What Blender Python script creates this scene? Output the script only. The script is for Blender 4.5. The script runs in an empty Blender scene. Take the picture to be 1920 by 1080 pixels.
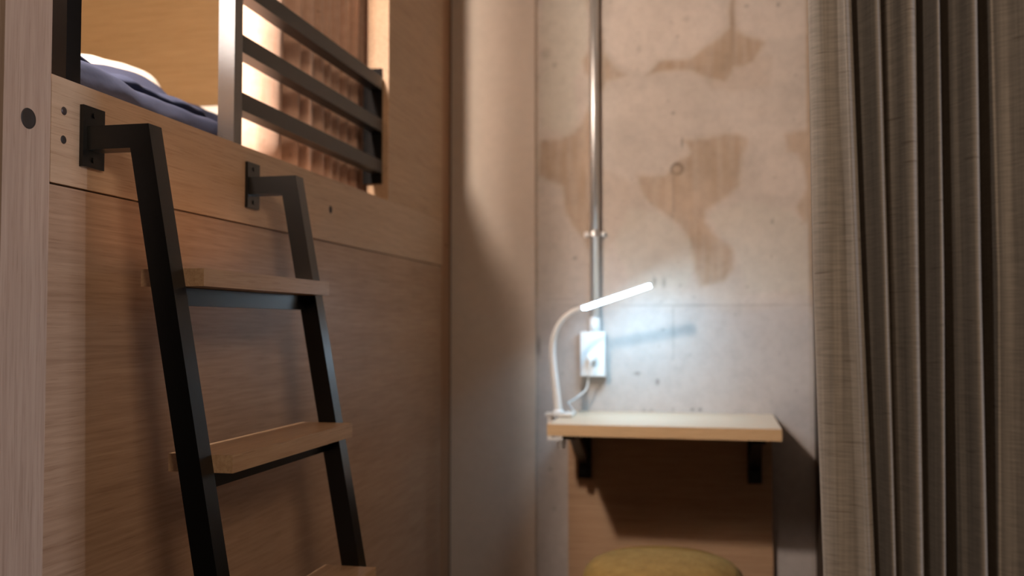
import bpy, bmesh, math, random
from mathutils import Vector, Matrix, noise
random.seed(7)
sc = bpy.context.scene

# ---------------------------------------------------------------- camera
FPX = 1800.0
YAW = math.atan(385 / FPX)
PIT = math.atan(70 / math.hypot(FPX, 385))
CAM = Vector((0.0, 0.0, 1.0))
FW = Vector((-math.sin(YAW) * math.cos(PIT), math.cos(YAW) * math.cos(PIT), math.sin(PIT)))
RT = Vector((math.cos(YAW), math.sin(YAW), 0))
UP = RT.cross(FW)
cd = bpy.data.cameras.new('camera')
cam = bpy.data.objects.new('camera', cd)
sc.collection.objects.link(cam)
cd.sensor_width = 36.0
cd.lens = 36.0 * FPX / 1920.0
cd.clip_start = 0.02
cam.location = CAM
cam.rotation_euler = Matrix((RT, UP, -FW)).transposed().to_euler()
cd.dof.use_dof = True
cd.dof.focus_distance = 1.2
cd.dof.aperture_fstop = 3.6
sc.camera = cam

def at(px, py, ax, v):
    """photograph pixel -> world point on the plane where coordinate ax equals v"""
    d = FW + RT * ((px - 960) / FPX) + UP * ((540 - py) / FPX)
    return CAM + d * ((v - CAM[ax]) / d[ax])

# ---------------------------------------------------------------- world, lights, exposure
sc.view_settings.view_transform = 'Standard'
sc.view_settings.look = 'None'
sc.view_settings.exposure = 0.0
sc.view_settings.gamma = 1.0
sc.view_settings.use_curve_mapping = False
w = bpy.data.worlds.new('world')
sc.world = w
w.use_nodes = True
w.node_tree.nodes['Background'].inputs[0].default_value = (1.0, 0.80, 0.66, 1)
w.node_tree.nodes['Background'].inputs[1].default_value = 0.012

def area(name, loc, target, sx, sy, power, col):
    l = bpy.data.lights.new(name, 'AREA')
    l.shape = 'RECTANGLE'; l.size = sx; l.size_y = sy; l.energy = power; l.color = col
    o = bpy.data.objects.new(name, l); sc.collection.objects.link(o)
    o.location = loc
    o.rotation_euler = (Vector(target) - Vector(loc)).to_track_quat('-Z', 'Y').to_euler()
    return o

def point(name, loc, r, power, col):
    l = bpy.data.lights.new(name, 'POINT')
    l.shadow_soft_size = r; l.energy = power; l.color = col
    o = bpy.data.objects.new(name, l); sc.collection.objects.link(o)
    o.location = loc
    return o

LAMP = (-0.897, 1.10, 1.88)
point('bunk_lamp_light', LAMP, 0.04, 82, (1.0, 0.87, 0.76))            # lamp inside the bunk
area('corridor_window_light', (3.5, 0.60, 1.5), (0, 0.9, 1.1), 0.24, 0.9, 48, (0.70, 0.80, 1.0))
area('corridor_fill_light', (1.0, -0.8, 1.9), (0.1, 1.0, 1.0), 0.5, 0.5, 18, (1.0, 0.77, 0.56))  # added warm fill for the bunk front, not a ceiling fixture
sl = bpy.data.lights.new('curtain_fill_spot', 'SPOT'); sl.energy = 27; sl.color = (1.0, 0.86, 0.72); sl.spot_size = math.radians(32); sl.spot_blend = 0.7; sl.shadow_soft_size = 0.05  # unseen spot added to brighten the curtain folds
so_ = bpy.data.objects.new('curtain_fill_spot', sl); C_ = sc.collection.objects.link(so_)
so_.location = (-0.50, -0.35, 2.30); so_.rotation_euler = (Vector((0.30, 0.98, 0.95)) - so_.location).to_track_quat('-Z', 'Y').to_euler()

# ---------------------------------------------------------------- helpers
C = sc.collection
W = -0.787          # plane of the bunk front
D = 2.80            # plane of the back wall

def tag(o, label=None, cat=None, group=None, kind=None):
    if label: o['label'] = label
    if cat: o['category'] = cat
    if group: o['group'] = group
    if kind: o['kind'] = kind
    return o

def thing(name, loc, label, cat, group=None):
    o = bpy.data.objects.new(name, None); C.objects.link(o)
    o.location = loc
    o.empty_display_size = 0.05
    return tag(o, label, cat, group)

def wloc(o):
    v = Vector(o.location) if o.parent is None else Vector((0, 0, 0))
    p = o
    while p.parent is not None:
        p = p.parent
    return Vector(p.location)

def obj(name, bm, mat, parent=None, smooth=False, bevel=0.0, seg=2):
    if bevel > 0:
        es = [e for e in bm.edges if len(e.link_faces) == 2 and e.calc_face_angle(0) > 0.6]
        bmesh.ops.bevel(bm, geom=es, offset=bevel, segments=seg, profile=0.5, affect='EDGES', clamp_overlap=True)
    bmesh.ops.recalc_face_normals(bm, faces=bm.faces[:])
    if smooth:
        for f in bm.faces: f.smooth = True
    me = bpy.data.meshes.new(name)
    bm.to_mesh(me); bm.free()
    o = bpy.data.objects.new(name, me); C.objects.link(o)
    me.materials.append(mat)
    if parent is not None:
        o.parent = parent
        root = wloc(parent)
        if parent.parent is None:
            o.matrix_parent_inverse = Matrix.Translation(-root)
    return o

def box(bm, x0, x1, y0, y1, z0, z1):
    vs = [bm.verts.new((x, y, z)) for x in (x0, x1) for y in (y0, y1) for z in (z0, z1)]
    for f in ((0, 1, 3, 2), (4, 6, 7, 5), (0, 4, 5, 1), (2, 3, 7, 6), (0, 2, 6, 4), (1, 5, 7, 3)):
        bm.faces.new([vs[i] for i in f])
    return bm

def B(x0, x1, y0, y1, z0, z1):
    return box(bmesh.new(), x0, x1, y0, y1, z0, z1)

def prism(bm, poly, axis, a, b):
    """extrude a 2D polygon along axis (0,1,2) from a to b"""
    def mk(p, v):
        c = list(p); c.insert(axis, v); return bm.verts.new(c)
    r0 = [mk(p, a) for p in poly]; r1 = [mk(p, b) for p in poly]
    n = len(poly)
    bm.faces.new(r0); bm.faces.new(r1[::-1])
    for i in range(n):
        bm.faces.new((r0[i], r0[(i + 1) % n], r1[(i + 1) % n], r1[i]))
    return bm

def catmull(pts, n=8):
    out = []
    P = [pts[0]] + list(pts) + [pts[-1]]
    for i in range(1, len(P) - 2):
        p0, p1, p2, p3 = [Vector(q) for q in P[i - 1:i + 3]]
        for k in range(n):
            t = k / n
            out.append(0.5 * ((2 * p1) + (-p0 + p2) * t + (2 * p0 - 5 * p1 + 4 * p2 - p3) * t * t + (-p0 + 3 * p1 - 3 * p2 + p3) * t ** 3))
    out.append(Vector(pts[-1]))
    return out

def tube(bm, pts, radii, seg=16, cap=True):
    pts = [Vector(p) for p in pts]
    if not hasattr(radii, '__len__'): radii = [radii] * len(pts)
    rings = []
    n0 = None
    for i, p in enumerate(pts):
        t = (pts[min(i + 1, len(pts) - 1)] - pts[max(i - 1, 0)]).normalized()
        if n0 is None:
            n0 = t.orthogonal().normalized()
        n0 = (n0 - t * n0.dot(t)).normalized()
        b = t.cross(n0)
        rings.append([bm.verts.new(p + (n0 * math.cos(a) + b * math.sin(a)) * radii[i]) for a in [2 * math.pi * k / seg for k in range(seg)]])
    for a, b in zip(rings[:-1], rings[1:]):
        for k in range(seg):
            bm.faces.new((a[k], a[(k + 1) % seg], b[(k + 1) % seg], b[k]))
    if cap:
        bm.faces.new(rings[0][::-1]); bm.faces.new(rings[-1])
    return bm

def cyl(bm, a, b, r, seg=24):
    return tube(bm, [a, b], r, seg)

def lathe(bm, prof, cx, cy, seg=48):
    rings = []
    for r, z in prof:
        if r < 1e-5: rings.append([bm.verts.new((cx, cy, z))])
        else: rings.append([bm.verts.new((cx + r * math.cos(2 * math.pi * k / seg), cy + r * math.sin(2 * math.pi * k / seg), z)) for k in range(seg)])
    for a, b in zip(rings[:-1], rings[1:]):
        for k in range(seg):
            k2 = (k + 1) % seg
            if len(a) == 1: bm.faces.new((a[0], b[k2], b[k]))
            elif len(b) == 1: bm.faces.new((a[k], a[k2], b[0]))
            else: bm.faces.new((a[k], a[k2], b[k2], b[k]))
    return bm

# ---------------------------------------------------------------- materials
def newmat(name):
    m = bpy.data.materials.new(name); m.use_nodes = True
    nt = m.node_tree
    return m, nt, nt.nodes['Principled BSDF']

def flat(name, col, rough=0.5, metal=0.0, spec=0.5, bump=0.0, bscale=200):
    m, nt, p = newmat(name)
    n = nt.nodes.new('ShaderNodeTexNoise'); n.inputs['Scale'].default_value = 40; n.inputs['Detail'].default_value = 4
    tc = nt.nodes.new('ShaderNodeTexCoord'); nt.links.new(tc.outputs['Object'], n.inputs['Vector'])
    mx = nt.nodes.new('ShaderNodeMix'); mx.data_type = 'RGBA'
    mx.inputs[6].default_value = (*[c * 0.93 for c in col], 1); mx.inputs[7].default_value = (*[min(1, c * 1.06) for c in col], 1)
    nt.links.new(n.outputs['Fac'], mx.inputs[0]); nt.links.new(mx.outputs[2], p.inputs['Base Color'])
    p.inputs['Roughness'].default_value = rough; p.inputs['Metallic'].default_value = metal
    p.inputs['Specular IOR Level'].default_value = spec
    if bump:
        n2 = nt.nodes.new('ShaderNodeTexNoise'); n2.inputs['Scale'].default_value = bscale
        nt.links.new(tc.outputs['Object'], n2.inputs['Vector'])
        bp = nt.nodes.new('ShaderNodeBump'); bp.inputs['Strength'].default_value = bump; bp.inputs['Distance'].default_value = 0.002
        nt.links.new(n2.outputs['Fac'], bp.inputs['Height']); nt.links.new(bp.outputs['Normal'], p.inputs['Normal'])
    return m

def wood(name, axis, c1, c2, rough=0.42, wave=1.0, offs=0.0, fine=1.0):
    """oak/ash veneer, grain along axis"""
    m, nt, p = newmat(name)
    tc = nt.nodes.new('ShaderNodeTexCoord')
    def layer(along, across, detail, dist):
        mp = nt.nodes.new('ShaderNodeMapping')
        s = [across] * 3; s[axis] = along
        mp.inputs['Scale'].default_value = s
        mp.inputs['Location'].default_value = (offs, offs * 1.7, offs * 0.6)
        nt.links.new(tc.outputs['Object'], mp.inputs['Vector'])
        n = nt.nodes.new('ShaderNodeTexNoise'); n.inputs['Scale'].default_value = 1.0
        n.inputs['Detail'].default_value = detail; n.inputs['Distortion'].default_value = dist
        nt.links.new(mp.outputs[0], n.inputs['Vector'])
        return n
    a = layer(1.6 * wave, 16, 3, 0.6)
    b = layer(7, 190, 3, 0.15)
    c = layer(16, 560, 2, 0.0)
    mm = nt.nodes.new('ShaderNodeMath'); mm.operation = 'MULTIPLY_ADD'; mm.inputs[1].default_value = 0.62; 
    nt.links.new(b.outputs['Fac'], mm.inputs[0])
    m2 = nt.nodes.new('ShaderNodeMath'); m2.operation = 'MULTIPLY'; m2.inputs[1].default_value = 0.38
    nt.links.new(a.outputs['Fac'], m2.inputs[0]); nt.links.new(m2.outputs[0], mm.inputs[2])
    r = nt.nodes.new('ShaderNodeValToRGB')
    r.color_ramp.elements[0].position = 0.28; r.color_ramp.elements[0].color = (*c1, 1)
    r.color_ramp.elements[1].position = 0.72; r.color_ramp.elements[1].color = (*c2, 1)
    nt.links.new(mm.outputs[0], r.inputs[0])
    # fine dark pores
    r2 = nt.nodes.new('ShaderNodeValToRGB')
    r2.color_ramp.elements[0].position = 0.30; r2.color_ramp.elements[0].color = (0.74, 0.68, 0.64, 1)
    r2.color_ramp.elements[1].position = 0.44; r2.color_ramp.elements[1].color = (1, 1, 1, 1)
    nt.links.new(c.outputs['Fac'], r2.inputs[0])
    mx = nt.nodes.new('ShaderNodeMix'); mx.data_type = 'RGBA'; mx.blend_type = 'MULTIPLY'; mx.inputs[0].default_value = 0.7 * fine
    nt.links.new(r.outputs[0], mx.inputs[6]); nt.links.new(r2.outputs[0], mx.inputs[7])
    nt.links.new(mx.outputs[2], p.inputs['Base Color'])
    p.inputs['Roughness'].default_value = rough
    p.inputs['Specular IOR Level'].default_value = 0.4
    bp = nt.nodes.new('ShaderNodeBump'); bp.inputs['Strength'].default_value = 0.12; bp.inputs['Distance'].default_value = 0.0008
    nt.links.new(c.outputs['Fac'], bp.inputs['Height']); nt.links.new(bp.outputs['Normal'], p.inputs['Normal'])
    return m

OAK1, OAK2 = (0.36, 0.215, 0.125), (0.56, 0.37, 0.24)
M_post = wood('ash_post', 2, (0.40, 0.27, 0.20), (0.56, 0.41, 0.32), 0.5, 0.8)
M_rail = wood('ash_rail', 1, (0.46, 0.30, 0.19), (0.62, 0.43, 0.29), 0.45, 0.8)
M_panel = wood('oak_veneer_panel', 1, (0.33, 0.195, 0.12), (0.52, 0.34, 0.225), 0.42, 1.0, 3.1)
M_end = wood('oak_veneer_upright', 1, (0.42, 0.26, 0.15), (0.58, 0.38, 0.235), 0.45, 1.0, 5.3)
M_stile = wood('ash_stile', 2, (0.33, 0.17, 0.09), (0.46, 0.27, 0.15), 0.45, 0.8, 2.2)
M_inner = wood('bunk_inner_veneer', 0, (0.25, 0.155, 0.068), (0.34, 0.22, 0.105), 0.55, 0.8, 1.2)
M_tread = wood('oak_tread', 1, (0.42, 0.25, 0.14), (0.60, 0.40, 0.25), 0.4, 1.0, 8.2)
M_shelf = wood('birch_shelf', 0, (0.62, 0.47, 0.33), (0.74, 0.60, 0.45), 0.35, 0.8, 4.2)
M_edge = wood('oak_edge_band', 0, (0.56, 0.38, 0.21), (0.66, 0.47, 0.28), 0.45, 0.8, 4.9)
M_under = wood('oak_wall_panel', 0, (0.42, 0.26, 0.15), (0.56, 0.37, 0.23), 0.5, 0.8, 6.2)
M_floor = wood('floor_board', 1, (0.07, 0.045, 0.03), (0.12, 0.08, 0.055), 0.5, 0.6, 9.0)
M_black = flat('black_powder_coated_steel', (0.003, 0.003, 0.003), 0.28, 0.0, 0.45, 0.08, 900)
M_guard = flat('dark_bronze_steel', (0.026, 0.022, 0.020), 0.2, 0.0, 1.0, 0.04, 900)
M_bar = flat('dark_bronze_bar', (0.026, 0.022, 0.020), 0.4, 0.0, 0.45, 0.06, 900)
M_darkhole = flat('dark_plug', (0.03, 0.022, 0.018), 0.6)
M_screw = flat('dark_screw', (0.10, 0.075, 0.07), 0.4, 0.6)
M_plaster = flat('painted_plaster', (0.66, 0.56, 0.47), 0.85, 0, 0.2, 0.1, 60)
M_white = flat('white_plastic', (0.82, 0.81, 0.80), 0.35)
M_steel = flat('galvanised_steel', (0.86, 0.84, 0.82), 0.42, 0.9)
M_sheet = flat('white_cotton', (0.80, 0.76, 0.70), 0.9, 0, 0.1, 0.3, 80)
M_duvet = flat('navy_grey_cotton', (0.028, 0.034, 0.062), 0.9, 0, 0.1, 0.5, 45)
M_darkwall = flat('dark_brown_wall', (0.06, 0.04, 0.028), 0.8, 0, 0.2)
M_matt = flat('matt_black_steel', (0.006, 0.005, 0.005), 0.7, 0.0, 0.15)
M_ceil = flat('ceiling_paint', (0.22, 0.19, 0.16), 0.9, 0, 0.1)
M_cork = flat('dark_wood_leg', (0.16, 0.09, 0.05), 0.5)

def emit_mat(name, col, s):
    m, nt, p = newmat(name)
    p.inputs['Base Color'].default_value = (0.9, 0.9, 0.9, 1)
    p.inputs['Emission Color'].default_value = (*col, 1)
    p.inputs['Emission Strength'].default_value = s
    return m
M_led = emit_mat('led_diffuser', (0.47, 0.74, 1.0), 27)
M_glow_panel = emit_mat('warm_glow_panel', (1.0, 0.92, 0.88), 14)  # emission of the added panel inside the bunk

def fabric(name, c1, c2, hz, vz, bump=0.5, trans=0.0, rough=0.75, sheen=0.2):
    """woven cloth with horizontal slubs (hz) and fine vertical threads (vz)"""
    m, nt, p = newmat(name)
    tc = nt.nodes.new('ShaderNodeTexCoord')
    def n(scale, detail=2):
        mp = nt.nodes.new('ShaderNodeMapping'); mp.inputs['Scale'].default_value = scale
        nt.links.new(tc.outputs['Object'], mp.inputs['Vector'])
        t = nt.nodes.new('ShaderNodeTexNoise'); t.inputs['Scale'].default_value = 1; t.inputs['Detail'].default_value = detail
        nt.links.new(mp.outputs[0], t.inputs['Vector']); return t
    a = n((45, 45, hz)); b = n((vz, vz, 6)); c = n((3, 3, 2.0)); s = n((26, 26, hz * 0.5), 1)
    add = nt.nodes.new('ShaderNodeMath'); add.operation = 'ADD'
    nt.links.new(a.outputs['Fac'], add.inputs[0]); nt.links.new(b.outputs['Fac'], add.inputs[1])
    ad2 = nt.nodes.new('ShaderNodeMath'); ad2.operation = 'MULTIPLY_ADD'; ad2.inputs[1].default_value = 0.4
    nt.links.new(add.outputs[0], ad2.inputs[0]); 
    ml = nt.nodes.new('ShaderNodeMath'); ml.operation = 'MULTIPLY'; ml.inputs[1].default_value = 0.2
    nt.links.new(c.outputs['Fac'], ml.inputs[0]); nt.links.new(ml.outputs[0], ad2.inputs[2])
    r = nt.nodes.new('ShaderNodeValToRGB')
    r.color_ramp.elements[0].position = 0.36; r.color_ramp.elements[0].color = (*c1, 1)
    r.color_ramp.elements[1].position = 0.66; r.color_ramp.elements[1].color = (*c2, 1)
    nt.links.new(ad2.outputs[0], r.inputs[0])
    r2 = nt.nodes.new('ShaderNodeValToRGB')      # occasional thick dark slubs
    r2.color_ramp.elements[0].position = 0.20; r2.color_ramp.elements[0].color = (0.6, 0.55, 0.52, 1)
    r2.color_ramp.elements[1].position = 0.32; r2.color_ramp.elements[1].color = (1, 1, 1, 1)
    nt.links.new(s.outputs['Fac'], r2.inputs[0])
    mx = nt.nodes.new('ShaderNodeMix'); mx.data_type = 'RGBA'; mx.blend_type = 'MULTIPLY'; mx.inputs[0].default_value = 1
    nt.links.new(r.outputs[0], mx.inputs[6]); nt.links.new(r2.outputs[0], mx.inputs[7])
    nt.links.new(mx.outputs[2], p.inputs['Base Color'])
    p.inputs['Roughness'].default_value = rough
    p.inputs['Specular IOR Level'].default_value = 0.35
    p.inputs['Sheen Weight'].default_value = sheen
    bp = nt.nodes.new('ShaderNodeBump'); bp.inputs['Strength'].default_value = bump; bp.inputs['Distance'].default_value = 0.0008
    nt.links.new(ad2.outputs[0], bp.inputs['Height']); nt.links.new(bp.outputs['Normal'], p.inputs['Normal'])
    return m
M_curtain = fabric('taupe_slub_cloth', (0.17, 0.140, 0.115), (0.30, 0.250, 0.205), 620, 300, 0.6)
M_bunkcurtain = fabric('terracotta_pleated_cloth', (0.62, 0.39, 0.28), (0.76, 0.53, 0.41), 60, 90, 0.2)

def mustard():
    m, nt, p = newmat('mustard_tweed')
    tc = nt.nodes.new('ShaderNodeTexCoord')
    v = nt.nodes.new('ShaderNodeTexVoronoi'); v.inputs['Scale'].default_value = 90
    n = nt.nodes.new('ShaderNodeTexNoise'); n.inputs['Scale'].default_value = 35; n.inputs['Detail'].default_value = 3
    for t in (v, n): nt.links.new(tc.outputs['Object'], t.inputs['Vector'])
    mx = nt.nodes.new('ShaderNodeMix'); mx.data_type = 'RGBA'
    mx.inputs[6].default_value = (0.17, 0.095, 0.018, 1); mx.inputs[7].default_value = (0.34, 0.225, 0.062, 1)
    nt.links.new(n.outputs['Fac'], mx.inputs[0]); nt.links.new(mx.outputs[2], p.inputs['Base Color'])
    p.inputs['Roughness'].default_value = 0.9
    bp = nt.nodes.new('ShaderNodeBump'); bp.inputs['Strength'].default_value = 0.5; bp.inputs['Distance'].default_value = 0.003
    nt.links.new(v.outputs['Distance'], bp.inputs['Height']); nt.links.new(bp.outputs['Normal'], p.inputs['Normal'])
    return m
M_mustard = mustard()

def concrete():
    m, nt, p = newmat('stained_concrete')
    tc = nt.nodes.new('ShaderNodeTexCoord')
    def noi(scale, detail, rough=0.5):
        n = nt.nodes.new('ShaderNodeTexNoise'); n.inputs['Scale'].default_value = scale
        n.inputs['Detail'].default_value = detail; n.inputs['Roughness'].default_value = rough
        nt.links.new(tc.outputs['Object'], n.inputs['Vector']); return n
    n1 = noi(5, 5); n2 = noi(38, 5, 0.65)
    r = nt.nodes.new('ShaderNodeValToRGB')
    r.color_ramp.elements[0].position = 0.35; r.color_ramp.elements[0].color = (0.50, 0.44, 0.385, 1)
    r.color_ramp.elements[1].position = 0.65; r.color_ramp.elements[1].color = (0.62, 0.54, 0.475, 1)
    nt.links.new(n1.outputs['Fac'], r.inputs[0])
    def attr(nm):
        a = nt.nodes.new('ShaderNodeAttribute'); a.attribute_name = nm; return a
    def mix(fac, a, col, mode='MIX'):
        x = nt.nodes.new('ShaderNodeMix'); x.data_type = 'RGBA'; x.blend_type = mode
        nt.links.new(fac, x.inputs[0]); nt.links.new(a, x.inputs[6]); x.inputs[7].default_value = (*col, 1)
        return x.outputs[2]
    c = mix(attr('stain').outputs['Fac'], r.outputs[0], (0.74, 0.62, 0.49), 'MULTIPLY')
    c = mix(attr('pale').outputs['Fac'], c, (0.66, 0.57, 0.50))
    c = mix(attr('grey').outputs['Fac'], c, (0.56, 0.52, 0.44))
    c = mix(attr('lamp_tint').outputs['Fac'], c, (0.46, 0.445, 0.45))  # desk lamp's cool cast, mixed into the wall colour
    c = mix(attr('mark').outputs['Fac'], c, (0.10, 0.075, 0.055))
    r3 = nt.nodes.new('ShaderNodeValToRGB')
    r3.color_ramp.elements[0].position = 0.3; r3.color_ramp.elements[0].color = (0.88, 0.88, 0.88, 1)
    r3.color_ramp.elements[1].position = 0.6; r3.color_ramp.elements[1].color = (1, 1, 1, 1)
    nt.links.new(n2.outputs['Fac'], r3.inputs[0])
    mx = nt.nodes.new('ShaderNodeMix'); mx.data_type = 'RGBA'; mx.blend_type = 'MULTIPLY'; mx.inputs[0].default_value = 1
    nt.links.new(c, mx.inputs[6]); nt.links.new(r3.outputs[0], mx.inputs[7])
    nt.links.new(mx.outputs[2], p.inputs['Base Color'])
    p.inputs['Roughness'].default_value = 0.7
    p.inputs['Specular IOR Level'].default_value = 0.3
    bp = nt.nodes.new('ShaderNodeBump'); bp.inputs['Strength'].default_value = 0.2; bp.inputs['Distance'].default_value = 0.003
    nt.links.new(n2.outputs['Fac'], bp.inputs['Height']); nt.links.new(bp.outputs['Normal'], p.inputs['Normal'])
    return m
M_concrete = concrete()

# ---------------------------------------------------------------- setting
XR = 0.262
def struct(name, bm, mat, bevel=0.0):
    return tag(obj(name, bm, mat, None, False, bevel), kind='structure')

struct('floor', B(-3.0, 4.5, -2.5, 3.0, -0.05, 0.0), M_floor)
struct('ceiling', B(-3.0, 4.5, -2.5, 3.0, 2.35, 2.40), M_ceil)
struct('wall_right', B(XR, XR + 0.30, 1.212, D + 0.02, 0, 2.35), M_darkwall)
struct('wall_back_left', B(W + 0.001, -0.527, D - 0.008, D + 0.1, 0, 2.35), M_plaster, 0.002)

def in_poly(x, y, P):
    c = False; j = len(P) - 1
    for i in range(len(P)):
        xi, yi = P[i]; xj, yj = P[j]
        if (yi > y) != (yj > y) and x < (xj - xi) * (y - yi) / (yj - yi) + xi: c = not c
        j = i
    return c
def sd(x, y, P):
    d = 1e9
    for i in range(len(P)):
        ax, ay = P[i - 1]; bx, by = P[i]
        ex, ey = bx - ax, by - ay
        t = max(0, min(1, ((x - ax) * ex + (y - ay) * ey) / (ex * ex + ey * ey + 1e-12)))
        d = min(d, math.hypot(x - ax - t * ex, y - ay - t * ey))
    return -d if in_poly(x, y, P) else d
def wallpoly(px):   # outlines of the stains, read from a 2x enlargement of the wall
    out = []
    for X, Y in px:
        v = at(800 + X / 2, Y / 2, 1, D); out.append((v.x, v.z))
    return out
STAINS = [(wallpoly(p), s) for p, s in [
    ([(428, 522), (490, 520), (545, 490), (580, 440), (606, 395), (640, 400), (650, 930), (606, 930), (560, 860), (528, 790), (520, 700), (500, 682), (428, 660)], 0.9),
    ([(812, 280), (870, 230), (1000, 215), (1080, 150), (1140, 100), (1150, -60), (1165, -60), (1160, 110), (1190, 145), (1270, 170), (1225, 235), (1150, 245), (1120, 300), (1060, 290), (1000, 262), (900, 268)], 0.9),
    ([(570, 235), (600, 200), (610, 130), (655, 110), (655, 200), (700, 250), (740, 280), (680, 300), (655, 345), (610, 290)], 0.8),
    ([(955, 520), (1160, 512), (1195, 530), (1180, 700), (1100, 760), (1050, 790), (1040, 830), (1100, 890), (1150, 940), (1150, 1010), (1110, 1060), (1030, 1070), (1010, 1000), (985, 900), (950, 840), (880, 800), (830, 760), (800, 690), (790, 650), (900, 660), (930, 600), (985, 560)], 0.85),
    ([(1340, 495), (1380, 488), (1450, 478), (1450, 830), (1418, 835), (1400, 800), (1385, 770), (1420, 700), (1415, 620), (1390, 570), (1350, 560)], 0.8),
    ([(556, -40), (610, -40), (610, 40), (590, 30)], 0.6),
    ([(655, 620), (800, 690), (830, 800), (700, 900), (655, 940)], 0.28),
    ([(1000, 215), (1300, 215), (1300, 330), (1060, 330)], 0.25),
    ([(640, 0), (1000, -20), (1060, 40), (1000, 100), (860, 140), (700, 100)], 0.12)]]
GREYS = [(wallpoly(p), s) for p, s in [
    ([(428, -60), (590, -60), (606, 100), (590, 200), (560, 300), (560, 450), (520, 500), (428, 480)], 0.75),
    ([(750, 770), (900, 810), (980, 880), (1010, 980), (990, 1060), (760, 1080), (700, 900)], 0.5),
    ([(1050, 800), (1200, 760), (1380, 790), (1430, 860), (1430, 1100), (1200, 1100), (1155, 930), (1100, 880)], 0.45)]]
PALES = [(wallpoly(p), s) for p, s in [
    ([(700, -20), (980, -60), (1100, 20), (1120, 90), (1000, 190), (870, 225), (800, 270), (700, 230), (665, 170)], 0.7),
    ([(1270, 590), (1340, 580), (1400, 610), (1405, 680), (1350, 730), (1270, 720), (1250, 650)], 0.55),
    ([(1160, -60), (1420, -60), (1420, 130), (1250, 160), (1180, 110)], 0.5)]]
MARKS = []   # (x, z, rx, rz, strength)
def mk(px, py, rx, ry, s):
    v = at(px, py, 1, D); MARKS.append((v.x, v.z, rx * D / FPX, ry * D / FPX, s))
for a in [(1023, 100, 10, 10, .25), (1040, 122, 5, 5, .3), (1262, 212, 3, 3, .5), (1287, 36, 6, 6, .2), (1400, 11, 4, 3, .4), (1459, 9, 3, 4, .5),
          (1198, 92, 4, 8, .2), (1448, 415, 2, 5, .5), (1078, 484, 4, 3, .5), (1227, 529, 3, 9, .5), (1245, 530, 3, 9, .4), (1195, 700, 6, 3, .55),
          (1233, 716, 3, 6, .6), (1298, 768, 3, 3, .6), (1313, 768, 3, 3, .6), (1207, 770, 3, 3, .4), (1222, 769, 4, 3, .3), (1262, 768, 3, 4, .3),
          (1032, 880, 4, 3, .4), (1058, 790, 3, 6, .3), (1010, 650, 4, 18, .5), (1279, 267, 2.5, 10, .55), (1374, 60, 4, 45, .22), (1050, 560, 30, 1.5, .2)]: mk(*a)
for k in range(110):
    mk(random.uniform(1012, 1516), random.uniform(0, 1060), random.uniform(1.2, 2.6), random.uniform(1.2, 3), random.uniform(.12, .4))
KN = at(1268, 318, 1, D)
nx, nz = 170, 470
x0, x1, z0, z1 = -0.527, XR, 0.0, 2.35
verts, faces = [], []
st, gr, pl, mkv, co = [], [], [], [], []
for j in range(nz + 1):
    z = z0 + (z1 - z0) * j / nz
    for i in range(nx + 1):
        x = x0 + (x1 - x0) * i / nx
        verts.append((x, D, z))
        q = Vector((x * 9, 0.3, z * 9))
        dx = noise.noise(q) * 0.020 + noise.noise(q * 4) * 0.006
        dz = noise.noise(q + Vector((7, 3, 1))) * 0.020 + noise.noise(q * 4 + Vector((2, 5, 1))) * 0.006
        def fld(L):
            v = 0.0
            for P, s in L:
                d = sd(x + dx * .7, z + dz * .7, P)
                v = max(v, s * max(0, min(1, 0.5 - d / 0.014)))
            return v
        streak = 0.85 + 0.3 * noise.noise(Vector((x * 60, 1.0, z * 6)))
        s_ = fld(STAINS) * streak
        if z < 1.06: s_ = max(s_, 0.35 * max(0, noise.noise(Vector((x * 5, 4, z * 5)))))
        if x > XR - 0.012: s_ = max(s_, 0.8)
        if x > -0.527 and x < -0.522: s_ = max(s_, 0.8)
        co.append(max(0, min(0.55, (1.09 + 0.03 * noise.noise(q) - z) / 0.06 * 0.55)))  # lower wall: cool light of the desk lamp painted into the colour
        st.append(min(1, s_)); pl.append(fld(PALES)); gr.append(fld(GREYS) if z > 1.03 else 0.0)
        v = 0.0
        for (a, b, ra, rb, s) in MARKS:
            ux = (x - a) / ra; uz = (z - b) / rb
            if abs(ux) < 2 and abs(uz) < 2: v = max(v, s * max(0, min(1, 1.5 - math.hypot(ux, uz))))
        # form-board joints
        jz = at(1200, 572, 1, D).z
        if x > -0.46: v = max(v, 0.50 * max(0, 1 - abs(z - jz) / 0.004) * (0.6 + 0.8 * noise.noise(Vector((x * 12, 0, 2)))))
        if jz - 0.16 < z < jz: v = max(v, 0.30 * max(0, 1 - abs(x - at(1262, 600, 1, D).x) / 0.0045))
        jz2 = at(1200, 257, 1, D).z
        v = max(v, 0.12 * max(0, 1 - abs(z - jz2) / 0.004) * (x < 0.04) * (x > -0.12))
        # round knot mark with a drip under it
        r_ = math.hypot((x - KN.x) * 1.0, (z - KN.z) * 1.15)
        v = max(v, 1.1 * max(0, 1 - abs(r_ - 0.017 + noise.noise(q * 3) * 0.008) / 0.006) * (0.7 + noise.noise(q * 2.2)))
        if KN.z - 0.125 < z < KN.z - 0.02: v = max(v, 0.28 * max(0, 1 - abs(x - (KN.x - 0.008)) / 0.007))
        mkv.append(min(1, v))
for j in range(nz):
    for i in range(nx):
        a = j * (nx + 1) + i
        faces.append((a, a + 1, a + nx + 2, a + nx + 1))
me = bpy.data.meshes.new('wall_back')
n0 = len(verts)
verts += [(x0, D + .1, z0), (x1, D + .1, z0), (x1, D + .1, z1), (x0, D + .1, z1)]
faces.append((n0, n0 + 3, n0 + 2, n0 + 1))
c0, c1, c2, c3 = 0, nx, nz * (nx + 1) + nx, nz * (nx + 1)
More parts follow.
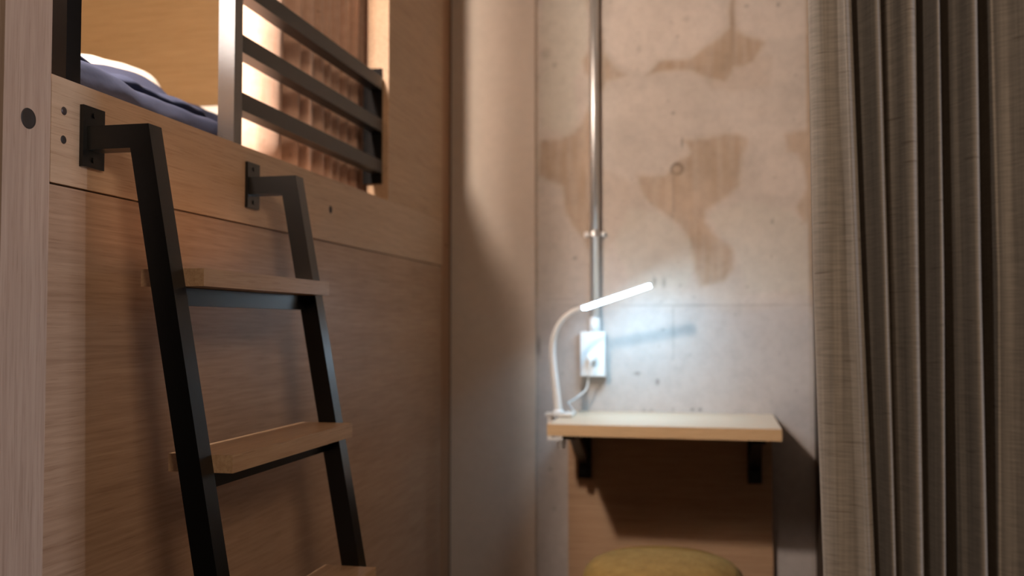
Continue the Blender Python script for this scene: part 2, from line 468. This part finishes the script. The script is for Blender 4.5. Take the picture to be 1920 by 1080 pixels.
me.from_pydata(verts, [], faces); me.update()
for nm, arr in (('stain', st), ('grey', gr), ('pale', pl), ('mark', mkv), ('lamp_tint', co)):
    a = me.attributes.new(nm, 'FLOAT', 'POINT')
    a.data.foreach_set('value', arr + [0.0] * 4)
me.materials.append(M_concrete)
wb = bpy.data.objects.new('wall_back', me); C.objects.link(wb); tag(wb, kind='structure')

# ---------------------------------------------------------------- bunk bed
bunk = thing('bunk_bed', (W, 1.0, 0), 'built-in oak bunk bed with open front, black guard rails and plain lower panel', 'bunk bed')
post = obj('corner_post', B(-0.86, W, 0.932, 1.0105, 0, 2.35), M_post, bunk, bevel=0.0015)
pl_ = at(53, 222, 0, W)
bm = bmesh.new()
lathe(bm, [(0.0, 0.0010), (0.0098, 0.0010), (0.0118, 0.0016), (0.0124, 0.0004)], 0, 0, 32)
bm.transform(Matrix.Translation((W - 0.0006, pl_.y, pl_.z)) @ Matrix.Rotation(math.pi / 2, 4, 'Y'))
obj('bolt_cap', bm, M_darkhole, post, smooth=True)
rail = obj('side_rail', B(-0.842, W, 1.0115, 2.700, 1.1725, 1.304), M_rail, bunk, bevel=0.0015)
for (px, py, r) in [(120, 208, .0048), (119, 262, .0048), (620, 393, .0075), (837, 460, .004)]:
    v = at(px, py, 0, W)
    bm = bmesh.new()
    lathe(bm, [(0.0, 0.0005), (r * .6, 0.0007), (r, 0.0002), (r * 1.1, -0.0004)], 0, 0, 20)
    bm.transform(Matrix.Translation((W + 0.0004, v.y, v.z)) @ Matrix.Rotation(math.pi / 2, 4, 'Y'))
    obj('screw', bm, M_screw if py == 208 else M_darkhole, rail if py != 460 else bunk, smooth=True)
obj('lower_panel', B(-0.815, W - 0.0025, 1.0115, 2.703, 0.0, 1.1702), M_panel, bunk, bevel=0.001)
ep = obj('end_panel', B(-0.842, W, 2.228, 2.700, 1.3045, 2.35), M_end, bunk, bevel=0.0012)
obj('end_stile', B(-0.842, W - 0.0015, 2.7045, D - 0.009, 0, 2.35), M_stile, bunk, bevel=0.0015)
bm = bmesh.new()
box(bm, -0.8425, W - 0.004, 2.7005, 2.7044, 0, 2.35)
obj('shadow_gap', bm, M_darkhole, bunk)
obj('near_side_panel', B(-2.85, -0.8605, 0.960, 1.004, 0, 2.35), wood('oak_side_panel', 0, OAK1, OAK2, 0.5), bunk)
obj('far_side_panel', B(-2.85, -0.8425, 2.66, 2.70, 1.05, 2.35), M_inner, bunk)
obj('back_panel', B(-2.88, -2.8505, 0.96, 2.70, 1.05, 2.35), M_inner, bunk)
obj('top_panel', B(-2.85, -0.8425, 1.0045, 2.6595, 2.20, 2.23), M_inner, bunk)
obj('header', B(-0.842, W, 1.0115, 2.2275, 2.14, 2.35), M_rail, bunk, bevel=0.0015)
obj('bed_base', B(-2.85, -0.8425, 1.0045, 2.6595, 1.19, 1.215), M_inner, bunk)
# black guard: two posts, three rails, end plate
GX0, GX1 = -0.830, -0.800
obj('guard_post', B(GX0, GX1, 1.483, 1.511, 1.3045, 2.1395), M_guard, bunk, bevel=0.0015)
obj('guard_post', B(GX0, GX1, 1.054, 1.082, 1.3045, 2.1395), M_matt, bunk, bevel=0.0015)
for zc in (1.3855, 1.4865, 1.5905):
    obj('guard_bar', B(GX0, GX1, 1.5112, 2.2195, zc - 0.0155, zc + 0.0155), M_bar, bunk, bevel=0.0015)
obj('guard_end_plate', B(-0.850, -0.803, 2.2197, 2.2278, 1.345, 1.630), M_matt, bunk, bevel=0.001)

# mattress, duvet, white bedding
mat_ = tag(obj('mattress', B(-2.80, -0.90, 1.03, 2.62, 1.2155, 1.30), M_sheet, None, bevel=0.015, seg=3),
           'white mattress lying on the bunk base under the dark duvet', 'mattress')
def lerp_tab(T, v):
    if v <= T[0][0]: return T[0][1]
    for (a, b), (c, d) in zip(T[:-1], T[1:]):
        if v <= c: return b + (d - b) * (v - a) / (c - a)
    return T[-1][1]
XC, XRG = -0.925, -1.06
crease = [(at(px, py, 0, XC).y, at(px, py, 0, XC).z) for px, py in [(100, 95), (152, 122), (185, 146), (220, 157), (262, 172), (300, 190), (340, 204), (372, 216), (402, 238), (460, 275)]]
ridge = [(at(px, py, 0, XRG).y, at(px, py, 0, XRG).z) for px, py in [(60, 92), (110, 103), (150, 117), (200, 124), (240, 137), (280, 151), (310, 160), (340, 170), (372, 183), (408, 200), (470, 232)]]
bm = bmesh.new()
NXD, NYD = 90, 150
rows = []
for j in range(NYD + 1):
    y = 1.04 + (2.60 - 1.04) * j / NYD
    zc = lerp_tab(crease, y); zr = lerp_tab(ridge, y)
    low = max(1.325, zc - 0.026)
    zc = max(zc, low + .018); zr = max(zr, zc + .03)
    ts = max(0, min(1, (y - 1.60) / 0.12)); ts = ts * ts * (3 - 2 * ts)
    sh = -0.165 * ts
    ov = 0.012 + 0.006 * noise.noise(Vector((y * 11, 0, 0)))
    prof = [(-0.852, 1.306), (-0.853, low - 0.022), (-0.864, low), (-0.890, low + 0.003), (-0.918, low - 0.004), (-0.934, low - .010),
            (-0.932, zc - 0.006), (-0.930 + ov * .8, zc + 0.000), (-0.930 + ov, zc + 0.007), (-0.938, zc + 0.14 * (zr - zc) + .006),
            (-0.970, zc + .30 * (zr - zc)), (-1.015, zc + .68 * (zr - zc)), (XRG, zr), (-1.10, zr - 0.010), (-1.132, zr - 0.05), (-1.144, zr - .10), (-1.148, 1.32), (-1.150, 1.3075)]
    cur = catmull([(a + sh * max(0, 1 - (-0.85 - a) / 0.29), 0, b) for a, b in prof], 8)
    row = []
    # 70 % of the samples on the visible front
    m = len(cur) - 1
    for i in range(NXD + 1):
        t = i / NXD
        f = t / .8 * (13 * 8) if t < .8 else 13 * 8 + (t - .8) / .2 * (m - 13 * 8)
        k = min(m - 1, int(f)); p = cur[k].lerp(cur[k + 1], f - k)
        q = Vector((p.x * 16, y * 9, p.z * 16))
        n_ = noise.noise(q) * 0.005 + noise.noise(q * 2.3) * 0.003
        d1 = (y - 1.30) + (p.z - 1.40) * 0.9 * 1.0
        cr = 0.0
        for (yy0, sl_, wd, am) in ((1.335, -1.6, .012, .010), (1.385, -1.2, .014, -.008), (1.60, 1.1, .011, .009), (1.70, .7, .012, .008), (1.50, -2.2, .013, .006)):
            cr -= am * math.exp(-(((y - yy0 - sl_ * (p.z - zc)) / wd) ** 2))
        if t < .3: cr = 0
        if t < .02: n_ = 0
        row.append(bm.verts.new((p.x + (n_ + cr) * .8, y, max(p.z + n_ * .6 + cr * .4, 1.3075))))
    rows.append(row)
for a, b in zip(rows[:-1], rows[1:]):
    for i in range(NXD): bm.faces.new((a[i], a[i + 1], b[i + 1], b[i]))
for v in rows[0] : pass
dv = obj('duvet', bm, M_duvet, None, smooth=True)
sm = dv.modifiers.new('smooth', 'SMOOTH'); sm.factor = 0.3; sm.iterations = 1
so = dv.modifiers.new('thickness', 'SOLIDIFY'); so.thickness = 0.004; so.offset = 0
ss = dv.modifiers.new('sub', 'SUBSURF'); ss.levels = 1; ss.render_levels = 1
tag(dv, 'crumpled dark navy-grey duvet heaped on the bunk mattress behind the side rail', 'duvet')

def cushion(name, pts_top, x_front, depth, thick, mat, label, cat):
    """soft slab following a slanting top line, front edge at x_front, running back by depth"""
    bm = bmesh.new()
    n = 40; ring = 48; rings = []
    ys = [p[0] for p in pts_top]
    for j in range(n + 1):
        t = j / n
        y = ys[0] + (ys[-1] - ys[0]) * t
        z = lerp_tab(pts_top, y)
        e = (1 - abs(2 * t - 1) ** 8) ** 0.5 if 0 < t < 1 else 0.02
        e = max(e, 0.03)
        r_ = []
        for k in range(ring):
            a = 2 * math.pi * k / ring
            ca, sa = math.cos(a), math.sin(a)
            ux = math.copysign(abs(ca) ** 0.3, ca); uz = math.copysign(abs(sa) ** 0.3, sa)
            xx = x_front - depth / 2 + ux * depth / 2 * (0.9 + 0.1 * e)
            zz = z - thick / 2 + uz * thick / 2 * e + noise.noise(Vector((xx * 12, y * 12, 0))) * 0.003
            r_.append(bm.verts.new((xx, y, zz)))
        rings.append(r_)
    for a, b in zip(rings[:-1], rings[1:]):
        for k in range(ring): bm.faces.new((a[k], a[(k + 1) % ring], b[(k + 1) % ring], b[k]))
    bm.faces.new(rings[0][::-1]); bm.faces.new(rings[-1])
    o = obj(name, bm, mat, None, smooth=True)
    return tag(o, label, cat)
XP = -1.16
top = [(at(px, py, 0, XP).y, at(px, py, 0, XP).z) for px, py in [(70, 80), (110, 82), (150, 90), (200, 96), (250, 110), (290, 122), (322, 132)]]
cushion('pillow', top, XP, 0.45, 0.205, M_sheet, 'white pillow edge standing out above the dark duvet, nearest the ladder opening', 'pillow')
top2 = [(2.18, at(385, 189, 1, 2.2).z), (2.5, at(408, 199, 1, 2.2).z)]
cushion('folded_sheet', top2, -1.17, 0.30, 0.245, M_sheet, 'folded white sheet behind the duvet beside the guard post', 'sheet')

# bunk curtain, gathered at the far end of the opening
bm = bmesh.new()
pts = [(-0.985, 1.80), (-0.95, 1.745), (-0.915, 1.735), (-0.880, 1.75), (-0.862, 1.80), (-0.885, 1.835), (-0.92, 1.85)]
yy = 1.86
amps = [.055, .05, .055, .045, .055, .045, .05, .045, .05]
wid = [.062, .058, .066, .050, .062, .048, .056, .050, .056]
for k in range(9):
    pts += [(-0.885 + 0.006 * (k % 2), yy + wid[k] * .12), (-0.868, yy + wid[k] * .4), (-0.880, yy + wid[k] * .72), (-0.868 - amps[k], yy + wid[k])]
    yy += wid[k]
path = catmull([(a, b, 0) for a, b in pts], 5)
cols = []
for i, p in enumerate(path):
    cols.append([bm.verts.new((p.x + 0.006 * math.sin(z * 3 + i * .05), p.y + 0.004 * noise.noise(Vector((i * .2, z * 2, 0))), z)) for z in [1.305 + (2.19 - 1.305) * k / 14 for k in range(15)]])
for a, b in zip(cols[:-1], cols[1:]):
    for k in range(14): bm.faces.new((a[k], b[k], b[k + 1], a[k + 1]))
bc = obj('bunk_curtain', bm, M_bunkcurtain, None, smooth=True)
so = bc.modifiers.new('thickness', 'SOLIDIFY'); so.thickness = 0.0015
tag(bc, 'terracotta pleated curtain gathered behind the black guard bars of the bunk', 'curtain')

# bunk lamp (above the visible part of the opening)
lamp = thing('bunk_lamp', (LAMP[0], LAMP[1], 2.1995), 'small round warm lamp under the bunk ceiling at the near end', 'lamp')
bm = bmesh.new(); lathe(bm, [(0, 2.1995), (0.05, 2.1995), (0.05, 2.185), (0.012, 2.180), (0.008, 2.03), (0.0, 2.03)], LAMP[0], LAMP[1], 32)
obj('ceiling_rose', bm, M_black, lamp, smooth=False)
bm = bmesh.new(); lathe(bm, [(0.008, 2.029), (0.018, 2.026), (0.018, 2.003), (0.0, 2.003)], LAMP[0], LAMP[1], 24)
obj('lamp_holder', bm, M_black, lamp)

rl = thing('glow_panel', (-1.06, 1.0045, 1.72), 'unseen glowing panel added on the near side panel for the guard post to reflect', 'lamp')  # added out of view to put a bright reflection on the guard post
obj('back_plate', B(-1.115, -0.995, 1.0045, 1.012, 1.58, 1.88), M_white, rl, bevel=0.002)
obj('light_panel', B(-1.105, -1.005, 1.0125, 1.018, 1.60, 1.87), M_glow_panel, rl, bevel=0.002)

# ---------------------------------------------------------------- ladder
lad = thing('bunk_ladder', (-0.55, 1.3, 0), 'black steel ladder with oak treads hooked on the bunk side rail', 'ladder')
def xo(z): return -0.695 + 0.182 * (1.252 - z)
RWX = 0.0305
for (y0, y1, py0) in ((1.072, 1.101, 1.0645), (1.502, 1.531, 1.4995)):
    bm = bmesh.new()
    poly = [(-0.782, 1.252), (-0.695, 1.252), (xo(0.0), 0.0), (xo(0.0) - RWX - .001, 0.0), (xo(1.222) - RWX, 1.222), (-0.782, 1.222)]
    # drawn in x,z and extruded along y
    vs0 = [bm.verts.new((a, y0, b)) for a, b in poly]; vs1 = [bm.verts.new((a, y1, b)) for a, b in poly]
    bm.faces.new(vs0); bm.faces.new(vs1[::-1])
    for i in range(6): bm.faces.new((vs0[i], vs0[(i + 1) % 6], vs1[(i + 1) % 6], vs1[i]))
    st_ = obj('side_rail', bm, M_black, lad, bevel=0.0018)
    st_.name = 'ladder_stile'
    pz0 = 1.2
    p = obj('mounting_plate', B(W + 0.0002, W + 0.0055, py0, py0 + 0.0435, 1.200, 1.2785), M_black, lad, bevel=0.0012)
    for zz in (1.2105, 1.268):
        bm = bmesh.new(); cyl(bm, (W + 0.0055, py0 + 0.0215, zz), (W + 0.007, py0 + 0.0215, zz), 0.0035, 16)
        obj('bolt', bm, M_black, p)
for k in range(5):
    zt = 1.071 - 0.2335 * k
    xc = xo(zt) - 0.0155
    b_ = B(xc - 0.044, xc + 0.0445, 1.1015, 1.5015, zt - 0.0225, zt)
    t_ = obj('tread', b_, M_tread, lad, bevel=0.0052, seg=3)
    s_ = obj('support_bar', B(xc - 0.016, xc + 0.002, 1.1012, 1.5018, zt - 0.0465, zt - 0.0235), M_black, lad, bevel=0.0012)
    for f in (1.13, 1.47):
        bm = bmesh.new(); cyl(bm, (xc - 0.007, f, zt - 0.0236), (xc - 0.007, f, zt - 0.0224), 0.006, 12)
        obj('spacer', bm, M_black, s_)

# ---------------------------------------------------------------- wall desk
ZS = 0.7481
desk = thing('wall_shelf', (-0.137, D, ZS), 'pale wooden fold-down shelf fixed on the concrete wall, desk lamp clamped on it', 'shelf')
obj('shelf_board', B(-0.424, 0.150, 2.406, D - 0.001, ZS - 0.029, ZS - 0.0012), M_edge, desk, bevel=0.0012)
tag(obj('shelf_top', B(-0.4235, 0.1495, 2.4065, D - 0.001, ZS - 0.0012, ZS), M_shelf, desk), 'whitish laminate top surface')
for xb in (-0.378, 0.098):
    br = obj('bracket', B(xb - 0.019, xb + 0.019, D - 0.0305, D - 0.0205, 0.557, ZS - 0.0295), M_black, desk, bevel=0.0015)
    obj('bracket_arm', B(xb - 0.017, xb + 0.017, 2.47, D - 0.031, ZS - 0.045, ZS - 0.0295), M_black, br, bevel=0.002)
    bm = bmesh.new()
    prism(bm, [(2.545, ZS - .0455), (2.575, ZS - .0455), (D - 0.031, 0.625), (D - 0.031, 0.590)], 0, xb - 0.013, xb + 0.013)
    obj('bracket_brace', bm, M_black, br, bevel=0.0015)
    bm = bmesh.new(); cyl(bm, (xb - .018, D - .045, .612), (xb + .018, D - .045, .612), .009, 16)
    obj('bracket_pin', bm, M_black, br)
bk = tag(obj('wall_panel', B(-0.428, 0.146, D - 0.020, D - 0.0005, 0.0, ZS - 0.031), M_under, None, bevel=0.001),
         'warm oak board fixed on the concrete wall below the shelf, behind the stool', 'wall panel')

# ---------------------------------------------------------------- conduit and outlet
XPI = -0.3485
con = thing('electrical_conduit', (XPI, D, 0.98), 'shiny steel conduit pipe running up the concrete wall from the outlet box', 'pipe')
bm = bmesh.new(); cyl(bm, (XPI, D - 0.022, 0.985), (XPI, D - 0.022, 2.349), 0.0135, 32)
obj('pipe', bm, M_steel, con, smooth=True)
bm = bmesh.new(); cyl(bm, (XPI, D - 0.022, 0.9795), (XPI, D - 0.022, 1.02), 0.0165, 32)
obj('connector', bm, M_white, con, smooth=True)
for zc in (at(1113, 440, 1, D).z, 2.05):
    bm = bmesh.new()
    n = 14; ri, ro = 0.0137, 0.0155
    inner = [(XPI + ri * math.cos(math.pi * k / n), D - 0.022 - ri * math.sin(math.pi * k / n)) for k in range(n + 1)]
    outer = [(XPI + ro * math.cos(math.pi * k / n), D - 0.022 - ro * math.sin(math.pi * k / n)) for k in range(n + 1)]
    poly = [(XPI + .032, D - .0005), (XPI + .032, D - .003), (XPI + ro, D - .003)] + outer + [(XPI - ro, D - .003), (XPI - .032, D - .003), (XPI - .032, D - .0005), (XPI - ri, D - .0005)] + inner[::-1] + [(XPI + ri, D - .0005)]
    prism(bm, poly, 2, zc - 0.008, zc + 0.008)
    s_ = obj('pipe_clamp', bm, M_steel, con)
    for sx in (-1, 1):
        bm = bmesh.new()
        lathe(bm, [(0, .010), (.006, .0085), (.009, .005), (.0095, 0)], 0, 0, 20)
        bm.transform(Matrix.Translation((XPI + sx * .024, D - .003, zc)) @ Matrix.Rotation(math.pi / 2, 4, 'X'))
        obj('screw', bm, M_white if sx < 0 else M_steel, s_, smooth=True)
ob = thing('outlet_box', (-0.3535, D, 0.85), 'white surface-mounted power outlet box on the concrete wall under the pipe', 'outlet')
obj('box_body', B(-0.389, -0.3175, D - 0.040, D - 0.0005, 0.850, 0.979), M_white, ob, bevel=0.004, seg=3)
fp = obj('face_plate', B(-0.3865, -0.320, D - 0.0445, D - 0.0402, 0.8525, 0.9765), M_white, ob, bevel=0.0035, seg=3)
obj('socket', B(-0.366, -0.341, D - 0.0462, D - 0.0446, 0.888, 0.942), M_white, fp, bevel=0.001)
for zz in (0.863, 0.966):
    bm = bmesh.new(); cyl(bm, (-0.3535, D - 0.0446, zz), (-0.3535, D - 0.0455, zz), 0.003, 12)
    obj('screw', bm, M_steel, fp)

# ---------------------------------------------------------------- desk lamp
YL = 2.60
dl = thing('desk_lamp', (-0.43, YL, ZS), 'white gooseneck LED desk lamp, lit, clamped on the left end of the shelf', 'lamp')
clx = at(1047, 770, 1, YL).x
clm = obj('clamp', B(clx - 0.034, clx + 0.040, YL - 0.022, YL + 0.022, ZS + 0.004, ZS + 0.011), M_white, dl, bevel=0.003, seg=3)
bm = bmesh.new()
box(bm, clx - 0.028, clx - 0.016, YL - 0.016, YL + 0.016, ZS - 0.062, ZS + 0.0045)
box(bm, clx - 0.016, clx + 0.022, YL - 0.016, YL + 0.016, ZS - 0.062, ZS - 0.055)
obj('clamp_jaw', bm, M_white, clm)
obj('clamp_pad', B(clx + 0.004, clx + 0.038, YL - 0.014, YL + 0.014, ZS + 0.0002, ZS + 0.004), M_white, clm)
bm = bmesh.new(); cyl(bm, (clx + 0.008, YL, ZS - 0.085), (clx + 0.008, YL, ZS - 0.0635), 0.011, 20); cyl(bm, (clx + 0.008, YL, ZS - 0.064), (clx + 0.008, YL, ZS - 0.0292), 0.004, 12)
obj('clamp_screw', bm, M_steel, clm, smooth=False)
gp = [at(px, py, 1, YL) for px, py in [(1047, 770), (1043, 735), (1038, 690), (1036, 655), (1040, 626), (1052, 602), (1070, 586), (1086, 579), (1096, 576)]]
gp = [Vector((p.x, YL + 0.012 * max(0, (i - 4)) / 4, p.z)) for i, p in enumerate(gp)]
gpath = catmull(gp, 8)
rr = [0.0115 - 0.0045 * min(1, i / 40) for i in range(len(gpath))]
bm = bmesh.new(); tube(bm, gpath, rr, 16)
obj('gooseneck_arm', bm, M_white, dl, smooth=True)
bm = bmesh.new(); lathe(bm, [(0.0, ZS + .0112), (0.017, ZS + .0112), (0.0165, ZS + .016), (0.011, ZS + .020), (0.0, ZS + .020)], clx, YL, 24)
obj('arm_base', bm, M_white, dl, smooth=True)
# head: bar from A to Bp
A = at(1094, 577, 1, 2.615); Bp = at(1218, 535, 1, 2.575)
ax = (Bp - A).normalized(); side = ax.cross(Vector((0, 0, 1))).normalized(); upv = side.cross(ax).normalized()
L = (Bp - A).length
def local(bm):
    m = Matrix((ax, side, upv)).transposed().to_4x4(); m.translation = A
    bm.transform(m); return bm
area('desk_lamp_light', (A + Bp) / 2 - upv * 0.0085, (A + Bp) / 2 + Vector((0.45, 0.22, -0.75)), 0.02, L * 0.95, 1.5, (0.46, 0.76, 1.0))
hd = obj('lamp_head', local(B(-0.004, L + 0.004, -0.0135, 0.0135, 0.0030, 0.0075)), M_white, dl, bevel=0.002, seg=3)
obj('light_diffuser', local(B(0.0, L, -0.0115, 0.0115, -0.0060, 0.0028)), M_led, dl, bevel=0.004, seg=3)
# plug and cord
bm = bmesh.new()
lathe(bm, [(0, .030), (.008, .030), (.0125, .026), (.0135, .010), (.0135, 0.0)], 0, 0, 24)
bm.transform(Matrix.Translation((-0.3535, D - 0.0464, 0.905)) @ Matrix.Rotation(math.pi / 2, 4, 'X'))
obj('plug', bm, M_white, dl, smooth=True)
cp = [(-0.3535, D - .074, .905), (-0.355, D - .078, .885), (-0.362, D - .068, .855)] + [tuple(at(px, py, 1, y)) for px, py, y in [(1103, 712, 2.75), (1099, 730, 2.75), (1086, 742, 2.74), (1073, 751, 2.72), (1066, 757, 2.70)]] + [(clx + .036, 2.66, ZS + .006), (clx + .02, 2.625, ZS + .012)]
bm = bmesh.new(); tube(bm, catmull(cp, 8), 0.0024, 10)
obj('cord', bm, M_white, dl, smooth=True)

# ---------------------------------------------------------------- stool
SX, SY, SR, ZT = -0.124, 2.19, 0.180, 0.487
stool = thing('round_stool', (SX, SY, 0), 'round stool with mustard yellow tweed cushion in front of the shelf', 'stool')
bm = bmesh.new()
prof = [(0, ZT), (SR * .30, ZT - .001), (SR * .55, ZT - .005), (SR * .75, ZT - .012), (SR * .88, ZT - .022), (SR * .96, ZT - .036), (SR, ZT - .056), (SR * .985, ZT - .076), (SR * .94, ZT - .090), (SR * .85, ZT - .096), (0, ZT - .096)]
lathe(bm, prof, SX, SY, 64)
obj('seat_cushion', bm, M_mustard, stool, smooth=True)
bm = bmesh.new(); lathe(bm, [(0, ZT - .0965), (SR * .80, ZT - .0965), (SR * .80, ZT - .115), (0, ZT - .115)], SX, SY, 48)
obj('seat_base', bm, M_cork, stool)
for k in range(4):
    a = math.pi / 4 + k * math.pi / 2
    bm = bmesh.new()
    tube(bm, [(SX + .155 * math.cos(a), SY + .155 * math.sin(a), 0), (SX + .10 * math.cos(a), SY + .10 * math.sin(a), ZT - .1155)], [.011, .016], 16)
    obj('leg', bm, M_cork, stool, smooth=True)

# ---------------------------------------------------------------- entrance curtain
YC = 0.98
K = {1.315: [.093, .131, .136, .158, .162, .191, .200, .212, .224, .246, .262, .305],
     1.035: [.095, .138, .143, .162, .165, .190, .197, .212, .224, .245, .264, .304],
     0.761: [.101, .146, .150, .165, .168, .190, .195, .209, .225, .246, .260, .301]}
def kx(i, z):
    a, b, c = K[0.761][i], K[1.035][i], K[1.315][i]
    if z > 1.315: return c + (c - b) * (z - 1.315) / .28 * 0.5
    if z > 1.035: t = (z - 1.035) / .28; return b + (c - b) * t
    if z > 0.761: t = (z - 0.761) / .274; return a + (b - a) * t
    return a + (a - b) * (0.761 - z) / .274 * 0.6
def section(z):
    """plan of the curtain: each fold is a broad face that turns sharply back behind itself"""
    P = []
    k = lambda i: kx(i, z)
    back = [.10, .12, .13, .19, .21, .22]
    for f in range(6):
        l, r = k(2 * f), k(2 * f + 1)
        w_ = r - l
        dl = 0.016 if f == 0 else 0.030          # left part of the fold lies further back
        if f == 0:
            P += [(l + .004, YC + .055), (l + .0005, YC + .030), (l, YC + .017), (l + .004, YC + .010)]
            P += [(l + w_ * .30, YC + .006), (l + w_ * .55, YC + .006), (l + w_ * .80, YC + .001), (r - .006, YC - .002), (r - .001, YC + .003), (r, YC + .012), (r - .003, YC + .040)]
        else:
            P += [(l - .001, YC + back[f] - .02), (l + .0005, YC + .045), (l + w_ * .10, YC + .024), (l + w_ * .35, YC + .015), (l + w_ * .58, YC + .003), (l + w_ * .78, YC - .003), (l + w_ * .94, YC + .001), (r, YC + .012), (r - .004, YC + .045)]
        P += [(r - .006, YC + back[f] - .01), ((r + k(2 * f + 2)) / 2 if f < 5 else r + .006, YC + back[f] + .012)]
    # one more fold beyond the frame
    r = k(11)
    P += [(r + .018, YC + .03), (r + .035, YC), (r + .055, YC - .002), (r + .062, YC + .02), (r + .060, YC + .08)]
    return catmull([(a, b, z) for a, b in P], 6)
bm = bmesh.new()
zs = [0.012 + (2.335 - 0.012) * k / 90 for k in range(91)]
prev = None
for j, z in enumerate(zs):
    sec = section(z)
    row = []
    for i, p in enumerate(sec):
        n1 = noise.noise(Vector((p.x * 25, 3, z * 1.5))) * 0.0022
        n2 = noise.noise(Vector((p.x * 120, p.y * 60, z * 5))) * 0.0006
        row.append(bm.verts.new((p.x + n1 * .4, p.y + n1 + n2, z)))
    if prev:
        for i in range(len(row) - 1): bm.faces.new((prev[i], prev[i + 1], row[i + 1], row[i]))
    prev = row
cu = obj('privacy_curtain', bm, M_curtain, None, smooth=True)
so = cu.modifiers.new('thickness', 'SOLIDIFY'); so.thickness = 0.0012; so.offset = 0
tag(cu, 'taupe-brown woven curtain hanging in deep folds at the right side of the aisle', 'curtain')
